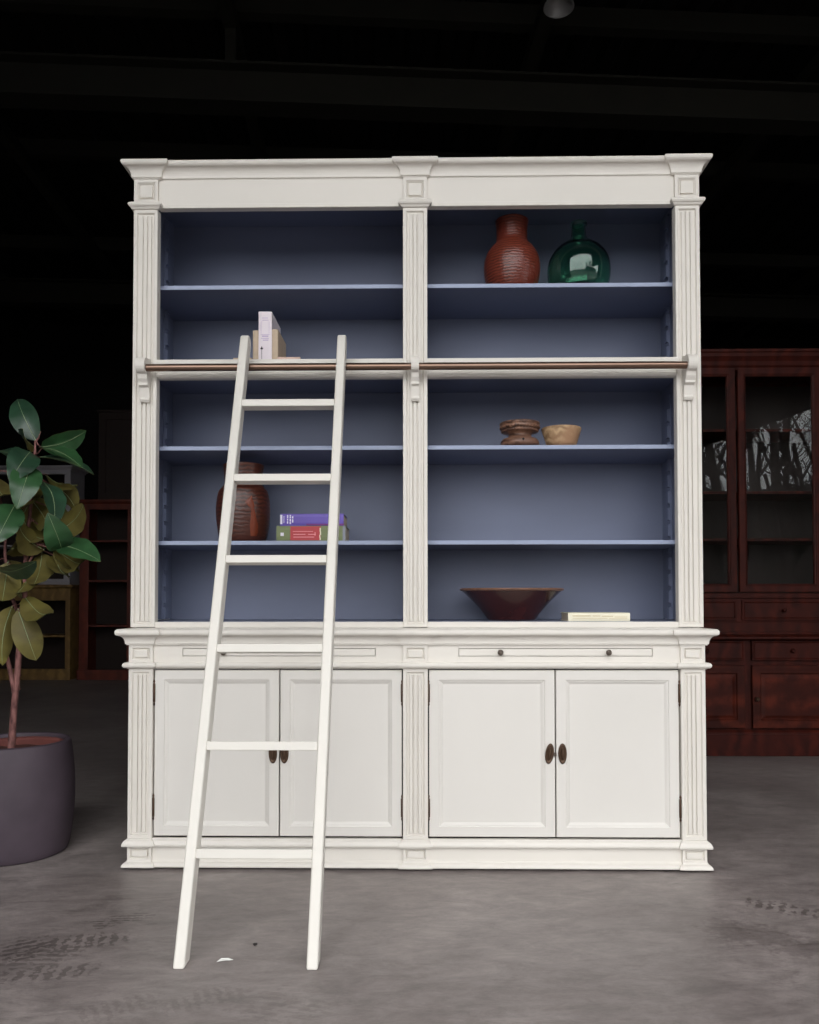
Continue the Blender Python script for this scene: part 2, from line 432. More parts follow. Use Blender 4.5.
# face frame: header/frieze, mid rails, sill, inner stiles
YF = .010     # frieze plane
mb = MB()
for (a, b) in BAYS: pass
mb.box(-.928, -.043, YF, .035, 2.352, 2.459); mb.box(.043, .928, YF, .035, 2.352, 2.459)
mb.box(-.928, -.043, YF-.004, YF+.001, 2.3525, 2.367); mb.box(.043, .928, YF-.004, YF+.001, 2.3525, 2.367)
part(mb, 'frieze', WHITE)
for (a, b) in BAYS:
    mb = MB()
    # moulded mid rail: flat top band, cove, lower bead (profile in y,z)
    mb.prism([(.035, 1.798), (.035, 1.733), (.008, 1.733), (.002, 1.738), (.002, 1.746), (.009, 1.750), (.009, 1.766), (.002, 1.771), (.002, 1.780), (-.004, 1.783), (-.004, 1.798)], 'x', a, b)
    part(mb, 'middle_rail', WHITE, .0008)
    mb = MB(); mb.box(a, b, .004, .035, .838, .859); part(mb, 'sill_rail', WHITE)
# --- pilasters: upper
def pilaster(name, x0, x1, z0, z1, y, back):
    mb = MB()
    w = x1-x0
    inset = .014
    # frame ring with bevel to recessed field
    mb.rings(x0, x1, z0, z1, y, [(0, .0015), (.0015, 0), (inset-.002, 0), (inset+.002, .007), (inset+.006, .0072)], back)
    fx0, fx1, fz0, fz1 = x0+inset+.006, x1-inset-.006, z0+inset+.008, z1-inset-.008
    n = 3; p = (fx1-fx0)/n
    for k in range(n):
        c = fx0+p*(k+.5); r = p*.41
        poly = [(c-r, y+.0068), (c-r*.72, y+.0006), (c+r*.72, y+.0006), (c+r, y+.0068)]
        mb.prism(poly, 'z', fz0, fz1)
    return part(mb, name, WHITE, 0)
PIL = [(-1.015, -.928), (-.0435, .0435), (.928, 1.015)]
for (a, b) in PIL:
    pilaster('fluted_pilaster', a, b, .840, 2.345, 0, .035)
    mb = MB(); mb.rings(a, b, 2.369, 2.456, 0, [(0, .001), (.001, 0), (.011, 0), (.019, .009), (.0205, .009), (.0215, .002), (.0225, .0015)], .035)
    part(mb, 'capital_block', WHITE, 0)
    mb = MB()
    prof = [(-.03, 2.357), (.006, 2.357), (.012, 2.3555), (.016, 2.351), (.0165, 2.346), (.014, 2.341), (.010, 2.339), (.006, 2.333), (.002, 2.331), (-.03, 2.331)]
    L_ = a < -.9; R_ = b > .9
    path = [(a, .2 if L_ else .008), (a, 0), (b, 0), (b, .2 if R_ else .008)]
    prof2 = [(max(o, -.006), z+.013) for o, z in prof]
    mb.sweep(prof2, path); part(mb, 'capital_band', WHITE, 0)
# --- cornice at the top
def path_break(h, y, step, yb, c=.0435, inn=.922):
    return [(-h, yb), (-h, y), (-inn, y), (-inn, y+step), (-c, y+step), (-c, y), (c, y), (c, y+step), (inn, y+step), (inn, y), (h, y), (h, yb)]
def cove(o0, z0, o1, z1, n=6):
    """concave quarter from the wall (o0,z0) out to (o1,z1)"""
    return [(o1-(o1-o0)*math.cos(PI/2*j/n), z0+(z1-z0)*math.sin(PI/2*j/n)) for j in range(n+1)]
mb = MB()
prof = [(-.012, 2.444), (.004, 2.444), (.004, 2.4475), (.008, 2.4475)]+cove(.009, 2.450, .031, 2.482, 7)[0:]+[(.034, 2.484), (.0375, 2.488), (.0385, 2.493), (.0375, 2.499), (.034, 2.502), (-.012, 2.502)]
prof = [(o, z+.012) for o, z in prof]
mb.sweep(prof, path_break(1.013, .002, .011, YB-.002))
part(mb, 'top_cornice', WHITE, 0)
mb = MB(); mb.box(-1.005, 1.005, .018, YB-.003, 2.482, 2.512); part(mb, 'top_board', WHITE)
# --- shelves
def shelf(a, b, ztop, th, y0=.060):
    mb = MB(); mb.box(a, b, y0+.004, YB-.0125, ztop-th, ztop)
    sh = part(mb, 'shelf', BLUE, 0, label='blue-grey shelf board')
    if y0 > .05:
        mb = MB(); mb.box(a, b, y0, y0+.0038, ztop-th, ztop); part(mb, 'lit_front_edge', BLUELIT, .0015, sh, 'front edge of the shelf, painted paler for the light it catches')
    return sh
INB = [(-.9895, -.0185), (.0185, .9895)]
Z1, Z2, Z3, ZM, ZD = 2.091, 1.498, 1.152, 1.7975, .860
for (a, b) in INB:
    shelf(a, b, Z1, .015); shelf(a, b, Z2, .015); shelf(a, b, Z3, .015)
    shelf(a, b, ZM, .022, .0355)
    mb = MB(); mb.box(a, b, .0355, YB-.0125, .838, ZD); part(mb, 'deck', BLUE, 0, label='blue-grey bottom deck')
# --- notched shelf supports on the side walls
for x, s in ((-.990, 1), (.990, -1), (-.018, -1), (.018, 1)):
    for yy in (.070, .268):
        for (z0, z1) in ((.862, 1.735), (1.812, 2.44)):
            mb = MB()
            xa, xb = sorted((x, x+s*.0055)); mb.box(xa, xb, yy, yy+.028, z0, z1)
            z = z0
            while z+.05 < z1:
                xa, xb = sorted((x+s*.005, x+s*.014)); mb.box(xa, xb, yy+.0003, yy+.0277, z+.0003, z+.046); z += .064
            part(mb, 'shelf_support', NOTCHW, 0)
# --- ladder rail
rz, ry = 1.757, -.045
mb = MB(); mb.tube([(-.955, ry, rz), (-.5, ry, rz), (0, ry, rz), (.5, ry, rz), (.955, ry, rz)], .0130, 20)
rail = part(mb, 'ladder_rail', ROD, 0, label='bronze metal ladder rail')
for (a, b) in ((-.982, -.949), (-.0135, .0135), (.949, .982)):
    mb = MB()
    arc = [(ry-.000-.0245*math.sin(PI*j/10), rz+.008+.0275*math.cos(PI*j/10)) for j in range(0, 11)]
    poly = [(0, 1.800)]+arc+[(-.040, 1.722), (-.030, 1.708), (-.030, 1.700), (-.018, 1.694), (-.012, 1.66), (-.016, 1.652), (-.010, 1.643), (0, 1.643)]
    mb.prism(poly, 'x', a, b)
    part(mb, 'rail_bracket', WHITE, .0015, rail, 'white carved bracket')
# --- lower carcass
YL, LW = -.040, 1.005         # pilaster plane of base unit
mb = MB()
mb.box(-LW+.004, -LW+.03, -.026, YB, 0, .79); mb.box(LW-.03, LW-.004, -.026, YB, 0, .79); mb.box(-LW+.03, LW-.03, YB-.012, YB, 0, .79)
mb.box(-.015, .015, -.004, YB-.012, .03, .79)
part(mb, 'base_carcass', WHITE)
mb = MB(); mb.box(-LW+.031, LW-.031, -.004, -.0005, .11, .70); part(mb, 'door_gap_shade', BLACK, 0, label='black sheet behind the doors for the shade in their gaps')  # black sheet painted in for the shade between and around the doors
mb = MB(); mb.box(-LW+.002, LW-.002, -.016, YB, .790, .8375); part(mb, 'base_top', WHITE)
# drawer frieze with pull-out trays
FY = -.030
for n, (a, b) in enumerate(BAYS):
    t0, t1 = a+.110, b-.104
    if n == 0: t0, t1 = a+.112, b-.098
    mb = MB()
    mb.box(a, t0-.002, FY, -.004, .715, .790); mb.box(t1+.002, b, FY, -.004, .715, .790)
    mb.box(t0-.002, t1+.002, FY, -.004, .715, .7395); mb.box(t0-.002, t1+.002, FY, -.004, .7675, .790)
    part(mb, 'tray_frieze', WHITE, .0008)
    mb = MB(); mb.box(t0, t1, FY-.0005, -.006, .7415, .7655)
    tr = part(mb, 'pull_out_tray', WHITE, .0008)
    for kx in ((-.671, -.296) if n == 0 else (.296, .671)):
        mb = MB(); mb.lathe([(.004, 0), (.004, .008), (.009, .011), (.0105, .016), (.009, .021), (.004, .0235)], 16)
        kb = mb.build('knob', PEWTER, tr); kb.rotation_euler = (PI/2, 0, 0); kb.location = (kx, FY, .7535)
# base mouldings
mb = MB()
prof = [(-.020, .779), (.006, .779), (.006, .782), (.009, .783)]+cove(.010, .785, .028, .812, 7)+[(.030, .8135), (.032, .814), (.0355, .817), (.037, .823), (.036, .830), (.032, .8345), (.030, .8355), (-.020, .8355)]
mb.sweep(prof, path_break(LW, YL, .008, YB-.001))
part(mb, 'waist_cornice', WHITE, 0)
mb = MB()
prof = [(-.014, .696), (.002, .696), (.006, .699), (.012, .700), (.016, .704), (.0175, .709), (.016, .714), (.013, .718), (-.014, .718)]
mb.sweep(prof, path_break(LW, YL, .008, YB-.001)); part(mb, 'waist_band', WHITE, 0)
mb = MB()
prof = [(-.014, .079), (.010, .079), (.014, .081), (.0155, .086), (.0145, .091), (.010, .099), (.004, .103), (.001, .106), (-.014, .106)]
mb.sweep(prof, path_break(LW, YL, .008, YB-.001)); part(mb, 'base_band', WHITE, 0)
mb = MB()
prof = [(-.014, .009), (.013, .009), (.0155, .010), (.0155, .015), (.0135, .019), (.010, .023), (.003, .026), (.001, .030), (-.014, .030)]
mb.sweep(prof, path_break(LW, YL, .008, YB-.001)); part(mb, 'base_moulding', WHITE, 0)
for (a, b) in BAYS:
    mb = MB(); mb.box(a, b, FY+.001, -.004, .024, .085); part(mb, 'plinth_board', WHITE)
# lower pilasters and blocks
for (a, b) in ((-LW, -.920), (-.0435, .0435), (.920, LW)):
    pilaster('base_pilaster', a, b, .106, .697, YL, -.010)
    st = [(0, .001), (.001, 0), (.012, 0), (.019, .008), (.0205, .008), (.0215, .002), (.0225, .0015)]
    mb = MB(); mb.rings(a, b, .717, .781, YL, [(i*.9, d) for i, d in st], -.010); part(mb, 'waist_block', WHITE, 0)
    mb = MB(); mb.rings(a, b, .028, .081, YL, [(i*.72, d) for i, d in st], -.010); part(mb, 'plinth_block', WHITE, 0)
# doors
def door(x0, x1, hinge_side, hx, tilt=0):
    mb = MB()
    mb.rings(x0, x1, .1135, .6915, FY-.0005, [(0, .002), (.002, 0), (.034, 0), (.036, .003), (.041, .0045), (.048, .009), (.050, .0095)], FY+.020)
    d = part(mb, 'door', WHITE_H, 0)
    hxx = x0-.001 if hinge_side < 0 else x1+.001
    for zz in (.612, .214):
        m2 = MB(); m2.lathe([(.001, -.046), (.0035, -.040), (.0022, -.034), (.0042, -.030), (.0042, .030), (.0022, .034), (.0035, .040), (.001, .046)], 12)
        h = m2.build('hinge', IRON, d); h.location = (hxx, FY-.003, zz); h['label'] = 'dark pin hinge'
    m2 = MB()
    # oval plate with ring and drop
    seg = 28
    def oval(rx, rzz, y): return [(rx*math.cos(2*PI*k/seg), y, rzz*math.sin(2*PI*k/seg)) for k in range(seg)]
    loops = [oval(.0150, .0360, 0), oval(.0150, .0360, -.003), oval(.0130, .0335, -.0065), oval(.0100, .0285, -.0065), oval(.0082, .0255, -.004), oval(.0055, .0215, -.004), oval(.0042, .0185, -.0105), oval(.0022, .012, -.0135)]
    vs = [v for l in loops for v in l]
    fs = [(i*seg+k, i*seg+(k+1) % seg, (i+1)*seg+(k+1) % seg, (i+1)*seg+k) for i in range(len(loops)-1) for k in range(seg)]
    fs.append(tuple(range(seg))[::-1]); fs.append(tuple((len(loops)-1)*seg+k for k in range(seg)))
    m2.add(vs, fs, 0, True)
    h = m2.build('handle', IRON, d); h.location = (hx, FY-.0006, .402); h.rotation_euler = (0, tilt, 0); h['label'] = 'dark oval metal handle'
    if tilt: 
        m2 = MB(); m2.box(-.004, .004, -.006, 0, -.006, .006); kk = m2.build('latch', PEWTER, d); kk.location = (hx+.019, FY-.0006, .400)
for (a, b, ha, hb, t) in ((-.9155, -.0475, -.498, -.458, 0), (.0475, .9155, .466, .511, math.radians(8))):
    c = (a+b)/2 + (.006 if a < 0 else .006)
    door(a, c-.0022, -1, ha, t); door(c+.0022, b, 1, hb)

# ------------------------------------------------------------------ the ladder
LD = thing('ladder', 'white wooden library ladder leaning on the bronze rail of the bookcase', 'ladder', (-.426, -.791, 0))
SL = .3680
du = Vector((0, math.sin(SL), math.cos(SL))); dn = Vector((0, math.cos(SL), -math.sin(SL)))
def lp(x, s, n): 
    v = du*s+dn*n; return (x, v.y, v.z)
RW, RD, LT = .030, .050, 2.007
for xc in (-.170, .170):
    mb = MB()
    # stile outline in (s,n): foot cut level with the floor, rounded top
    n0 = RD*math.tan(SL)
    out = [(0, 0), (n0*1.0, RD)]
    # top arc
    topn = [(LT-.024+.024*math.sin(PI*j/10), RD-(RD/2)*(1-math.cos(PI*j/10))) for j in range(11)]
    out += topn
    vs = [lp(xc-RW/2, s, n) for s, n in out]+[lp(xc+RW/2, s, n) for s, n in out]; k = len(out)
    mb.add(vs, [(i, (i+1) % k, k+(i+1) % k, k+i) for i in range(k)]+[tuple(range(k))[::-1], tuple(range(k, 2*k))])
    o = mb.build('stile', LADDERW, LD, .0055, seg=3)
rot = Matrix.Rotation(-math.radians(10), 4, 'X')
for i in range(6):
    s = .2779+.2873*i
    c = Vector(lp(0, s, .0))
    Mx = Matrix.Translation(c+Vector((0, .021, -.003))) @ rot
    mb = MB(); mb.obox(Mx, .340-RW+.001, .040, .0245)
    mb.build('rung', LADDERW, LD, .002)

# ------------------------------------------------------------------ pots, bowls on the shelves
def lathe_thing(name, label, cat, loc, prof, m, parts=(), seg=64, wob=None):
    mb = MB(); mb.lathe(prof, seg, wob=wob)
    o = mb.build(name, m); o.location = loc; tag(o, label, cat); return o
def smooth_prof(pts, n=5):
    """Catmull-Rom through (r,z)"""
    out = []; P = [pts[0]]+list(pts)+[pts[-1]]
    for i in range(1, len(P)-2):
        for k in range(n):
            t = k/n
            q = []
            for d in (0, 1):
                p0, p1, p2, p3 = P[i-1][d], P[i][d], P[i+1][d], P[i+2][d]
                q.append(.5*((2*p1)+(-p0+p2)*t+(2*p0-5*p1+4*p2-p3)*t*t+(-p0+3*p1-3*p2+p3)*t**3))
            out.append((max(q[0], .0005), q[1]))
    out.append(pts[-1]); return out
# red round vase, top right bay
prof = smooth_prof([(.070, 0), (.086, .012), (.100, .055), (.1045, .100), (.098, .140), (.080, .170), (.062, .190), (.057, .215), (.058, .262), (.061, .285), (.0615, .292), (.056, .294), (.052, .280), (.050, .215), (.058, .186), (.085, .140), (.094, .100), (.088, .05), (.06, .02), (.01, .012)])
lathe_thing('vase', 'red-brown ringed vase with wide neck, left of the green glass bottle on the top shelf', 'vase', (.366, .175, Z1), [(r_*1.015, z_*1.035 if z_ < .18 else .1863+(z_-.18)*.86) for r_, z_ in prof], VASEM)
# green demijohn
prof = smooth_prof([(.070, 0), (.095, .010), (.112, .040), (.118, .085), (.112, .130), (.090, .168), (.060, .192), (.036, .210), (.028, .228), (.027, .262), (.032, .266), (.032, .274), (.027, .276), (.023, .272), (.023, .228), (.033, .206), (.058, .186), (.087, .163), (.1085, .128), (.1145, .085), (.1085, .042), (.09, .016), (.04, .014), (.002, .020)])
lathe_thing('glass_bottle', 'round green glass bottle with short neck on the top right shelf', 'bottle', (.619, .175, Z1), prof, GREENG)
# carved pot
prof = [(.052, 0), (.068, .004), (.073, .014), (.072, .026), (.064, .036), (.050, .041), (.044, .046), (.043, .054), (.048, .060), (.060, .064), (.068, .066), (.069, .070), (.064, .072), (.066, .075), (.073, .079), (.0745, .085), (.071, .088), (.074, .092), (.077, .098), (.074, .103), (.066, .104), (.060, .094), (.040, .070), (.01, .060)]
def beads(a, z): return .035*math.cos(36*a) if .0596 < z < .0783 else 0
CP = thing('carved_pot', 'small carved dark wooden pot with beaded rim and pinched waist, beside the pale bowl', 'pot', (.387, .125, Z2))
mb = MB(); mb.lathe([(r*.98, z*.91) for r, z in prof], 108, wob=beads); mb.build('body', CARVED, CP)
mb = MB(); mb.lathe([(.004, 0), (.004, .004), (.002, .005)], 10); sp = mb.build('plug_hole', BLACK, CP); sp.rotation_euler = (PI/2, 0, 0); sp.location = (.004, -.0700, .022)
# pale bowl
prof = [(.045, 0), (.051, .002), (.056, .015), (.063, .040), (.0705, .066), (.073, .074), (.0725, .077), (.069, .0775), (.066, .072), (.057, .040), (.048, .015), (.02, .010), (.002, .010)]
lathe_thing('wooden_bowl', 'small pale turned wooden bowl right of the carved dark pot', 'bowl', (.540, .120, Z2), [(a_, b_*.93) for a_, b_ in prof], TANW, wob=lambda a, z: .008*math.sin(2*a+.6)+.004*math.sin(5*a))
# barrel vase in the left bay
BV = thing('wooden_pot', 'large brown turned wooden pot standing behind the ladder beside two stacked books', 'pot', (-.652, .172, Z3))
prof = smooth_prof([(.070, 0), (.082, .006), (.091, .030), (.098, .075), (.101, .125), (.098, .165), (.090, .195), (.076, .212), (.070, .225), (.072, .262), (.076, .288), (.076, .294), (.070, .296), (.066, .285), (.063, .228), (.078, .200), (.090, .150), (.092, .100), (.085, .040), (.05, .012), (.002, .012)])
def barrel_r(z):
    for (r0, z0), (r1, z1) in zip(prof, prof[1:]):
        if z0 <= z <= z1: return r0+(r1-r0)*(z-z0)/max(1e-6, z1-z0)
    return .09
mb = MB(); mb.lathe(prof, 64); mb.build('body', BARRELM, BV)
# inlaid tear-shaped wood patch hugging the body
mb = MB(); vs = []; outline = [(-.002, .168, .001), (-.01, .155, .010), (-.012, .145, .0165), (-.006, .132, .0125), (0, .120, .0065), (.004, .095, .010), (.008, .060, .0165), (.010, .035, .0155), (.010, .020, .012)]
rows = []
A0 = math.radians(-58)
for (off, z, hw) in outline:
    r = barrel_r(z)
    row = []
    for k in range(5):
        a = A0+(hw*(k/2-1)+off)/r; t = .0025 if 0 < k < 4 else .0002
        row.append(((r+t)*math.cos(a), (r+t)*math.sin(a), z))
    rows.append(row)
vs = [v for r_ in rows for v in r_]
mb.add(vs, [(i*5+k, i*5+k+1, (i+1)*5+k+1, (i+1)*5+k) for i in range(len(rows)-1) for k in range(4)], 0, True)
o = mb.build('inlaid_patch', STREAK, BV); o['label'] = 'orange-brown tear-shaped patch'
# big dark bowl on the bottom deck
DB = thing('glazed_bowl', 'wide dark red-brown glazed bowl on the bottom deck beside the cream book', 'bowl', (.359, .172, ZD))
prof = smooth_prof([(.080, 0), (.088, .004), (.096, .016), (.128, .055), (.168, .094), (.186, .110)], 4)+[(.186, .110), (.176, .110)]+smooth_prof([(.176, .110), (.158, .092), (.118, .052), (.086, .016), (.05, .010), (.002, .009)], 4)
mb = MB(); mb.lathe(prof, 80); mb.build('body', BOWLM, DB)
mb = MB(); mb.lathe([(.176, .1095), (.186, .1095), (.192, .1125), (.195, .1165), (.192, .119), (.184, .1195), (.176, .116)], 80, closed=True); mb.build('rim', BOWLRIM, DB)

# ------------------------------------------------------------------ books
def book(name, label, loc, w, d, h, cover, rz=0, lying=False, group=None, spine_round=.0):
    """standing: spine to -y, w thickness (x), d depth (y), h height (z). lying: w = spine length (x), h = thickness"""
    t = thing(name, label, 'book', loc, rz, group)
    c = .0022
    mb = MB()
    if not lying:
        mb.box(-w/2, -w/2+c, 0, d, 0, h); mb.box(w/2-c, w/2, 0, d, 0, h)
        mb.prism([(-w/2+c, 0), (-w/4, -.0015), (w/4, -.0015), (w/2-c, 0), (w/2-c, c), (-w/2+c, c)], 'z', 0, h)
        mb.build('cover', cover, t, .0004)
        mb = MB(); mb.box(-w/2+c, w/2-c, c, d-.004, .003, h-.004); mb.build('pages', PAGES, t)
    else:
        mb.box(-w/2, w/2, 0, d, 0, c); mb.box(-w/2, w/2, 0, d, h-c, h); 
        mb.prism([(0, c), (-.0015, h/4), (-.0015, h*3/4), (0, h-c), (c, h-c), (c, c)], 'x', -w/2, w/2)
        mb.build('cover', cover, t, .0004)
        mb = MB(); mb.box(-w/2+.003, w/2-.003, c, d-.004, c, h-c); mb.build('pages', PAGES, t)
    return t
def marks(parent, name, m, rects, y=-.0021):
    mb = MB()
    for (x0, x1, z0, z1) in rects: mb.box(x0, x1, y-.0004, y+.0006, z0, z1)
    o = mb.build(name, m, parent); return o
def sp(px): return px
ZS = ZM+.0002
b = book('book', 'tall white book with a small lamp drawing on its spine, standing between two tan books', (-.5485, .055, ZS), .0485, .180, .193, PAPERW)
marks(b, 'spine_title', LILAC, [(-.011, .012, .100, .104), (-.014, .014, .093, .095), (-.008, .012, .086, .089), (-.016, .017, .107, .1085), (-.012, .010, .168, .170), (-.010, .013, .160, .1615)])
marks(b, 'spine_panel', LILAC, [(-.015, -.014, .112, .156), (.014, .015, .112, .156)])
o = marks(b, 'lamp_drawing', INK, [(-.0125, -.0112, .002, .054), (-.0152, -.0085, .0535, .0555), (-.0170, -.0068, .0555, .058), (-.0150, -.0088, .058, .0605), (-.0128, -.0108, .0605, .065), (-.0143, -.0094, .002, .004)])
mb = MB()
for (y0, y1, z0, z1) in ((.130, .175, .150, .153), (.125, .178, .163, .166), (.14, .17, .138, .140)): mb.box(.02325, .0237, y0, y1, z0, z1)
mb.build('cover_print', INK, b)
book('book', 'narrow tan book standing left of the tall white book', (-.5833, .056, ZS), .0205, .135, .124, PAPERT)
book('book', 'tan book with brown side standing right of the tall white book', (-.5125, .056, ZS), .0225, .170, .128, PAPERT)
book('book', 'thin pinkish book lying flat right of the standing books', (-.4590, .040, ZS), .083, .110, .0210, PINKP, lying=True)
book('book', 'thin greyish book lying flat behind the left ladder top', (-.6280, .040, ZS), .067, .10, .0190, PAPERT, lying=True)
g = book('book', 'sage green book with red spine label lying under the purple book', (-.381, .070, Z3), .252, .170, .0550, GREENC, lying=True)
marks(g, 'red_label', REDL, [(-.075, .036, .0022, .0528)])
marks(g, 'label_lines', ROSEP, [(-.064, .012, .0125, .0150), (-.064, -.02, .0225, .0250), (-.01, .018, .0225, .0250), (-.066, .008, .0335, .0355), (.014, .0165, .018, .032)], -.0026)
marks(g, 'label_edge', CREAM, [(.032, .036, .003, .012), (.031, .0345, .012, .022), (.033, .037, .022, .034), (.032, .036, .034, .047)], -.0025)
marks(g, 'white_emblem', WPRINT, [(-.111, -.099, .018, .030)])
marks(g, 'end_strip', GREYC, [(.116, .1255, .001, .054)])
p = book('book', 'purple book with white spine lettering lying on the green and red book', (-.378, .072, Z3+.0552), .232, .160, .0440, PURPLE, lying=True)
marks(p, 'spine_foot', PURPLED, [(-.02, .117, .0015, .0075)])
marks(p, 'spine_lettering', WPRINT, [(-.1155, -.108, .006, .040), (-0.1030, -0.1012, 0.0100, 0.0360), (-0.0905, -0.0865, 0.0080, 0.0170), (-0.0905, -0.0865, 0.0195, 0.0255), (-0.0905, -0.0865, 0.0280, 0.0395), (-0.0810, -0.0765, 0.0065, 0.0135), (-0.0810, -0.0765, 0.0155, 0.0255), (-0.0810, -0.0765, 0.0280, 0.0340), (-0.0810, -0.0765, 0.0355, 0.0395), (-0.0720, -0.0680, 0.0120, 0.0240), (-0.0720, -0.0680, 0.0270, 0.0350)])
c_ = book('book', 'flat cream book lying right of the dark glazed bowl', (.6575, .045, ZD), .221, .155, .0300, CREAM, lying=True)
marks(c_, 'spine_title', CREAMTXT, [(-.095, -.030, .0175, .0205), (-.022, .004, .0175, .0200), (.010, .050, .0165, .0190), (-.095, .030, .0095, .0110), (.055, .100, .0140, .0160), (.036, .100, .0085, .0100)])

# ------------------------------------------------------------------ potted rubber plant
PT = thing('potted_plant', 'rubber plant with broad dark and olive leaves in a round aubergine pot', 'plant', (-1.503, .155, 0))
prof = smooth_prof([(.172, 0), (.188, .006), (.199, .050), (.208, .130), (.2115, .210), (.209, .290), (.2025, .360), (.196, .402), (.193, .410), (.184, .413), (.176, .410), (.174, .400)], 5)+[(.176, .36), (.17, .30), (.01, .30)]
mb = MB(); mb.lathe(prof, 96); o = mb.build('pot', POTM, PT)
mb = MB(); mb.lathe([(.1725, .345), (.1745, .360), (.172, .385), (.170, .398), (.1685, .385), (.169, .36), (.168, .345)], 64, closed=True); mb.build('inner_lining', POTIN, PT)
mb = MB(); vs = [(0, 0, .372)]; fs = []
for i in range(1, 9):
    for k in range(40):
        a = 2*PI*k/40; r = .1690*i/8
        vs.append((r*math.cos(a), r*math.sin(a), .366+.006*noise.noise(Vector((r*40*math.cos(a), r*40*math.sin(a), 0)))))
fs += [(0, 1+k, 1+(k+1) % 40) for k in range(40)]
fs += [(1+(i-1)*40+k, 1+i*40+k, 1+i*40+(k+1) % 40, 1+(i-1)*40+(k+1) % 40) for i in range(1, 8) for k in range(40)]
n0 = len(vs); 
mb.add(vs, fs, 0, True); mb.build('soil', SOIL, PT, fixn=True)
mb = MB()
PX, PY = -1.503, .155
def wp(x, z, y=0): return (x-PX, y, z)
main = [(-1.519, .35, 0), (-1.516, .375, 0), (-1.508, .50, -.004), (-1.500, .637, .002), (-1.487, .787, 0), (-1.474, .937, .004), (-1.471, 1.032, 0), (-1.465, 1.164, -.005), (-1.458, 1.25, 0), (-1.452, 1.316, 0), (-1.444, 1.42, .004), (-1.440, 1.487, 0), (-1.439, 1.545, 0)]
mb.tube([wp(x, z, y) for x, z, y in main], [.0140, .0135, .0125, .0120, .0115, .0100, .0090, .0080, .0070, .0062, .0055, .0050, .0030], 12)
mb.tube([wp(-1.505, .58), wp(-1.515, .68, -.02), (-.035, -.03, .78), (-.062, -.03, .88), (-.10, -.02, .95), (-.14, -.01, 1.03)], [.009, .0085, .008, .0065, .005, .003], 10)
mb.tube([wp(-1.487, .80), wp(-1.508, .87, .03), wp(-1.55, .96, .05), wp(-1.575, 1.10, .05), wp(-1.565, 1.24, .03), wp(-1.60, 1.40, .02)], [.008, .0075, .0065, .006, .005, .003], 10)
mb.tube([wp(-1.471, 1.03), wp(-1.45, 1.08, -.01), wp(-1.43, 1.13, -.01), wp(-1.41, 1.16, -.01)], [.006, .005, .004, .002], 8)
mb.tube([wp(-1.439, 1.535), wp(-1.428, 1.55), wp(-1.418, 1.575)], [.004, .0035, .001], 8)
for i in range(14):
    t = random.uniform(.1, .8); z = .45+t*1.0; 
    for (x0, z0, y0), (x1, z1, y1) in zip(main, main[1:]):
        if z0 <= z <= z1:
            x = x0+(x1-x0)*(z-z0)/(z1-z0); a = random.uniform(0, 2*PI); mb.tube([wp(x, z), wp(x+.017*math.cos(a), z+.004, .017*math.sin(a))], [.0045, .002], 6)
mb.build('trunk', BARK, PT)
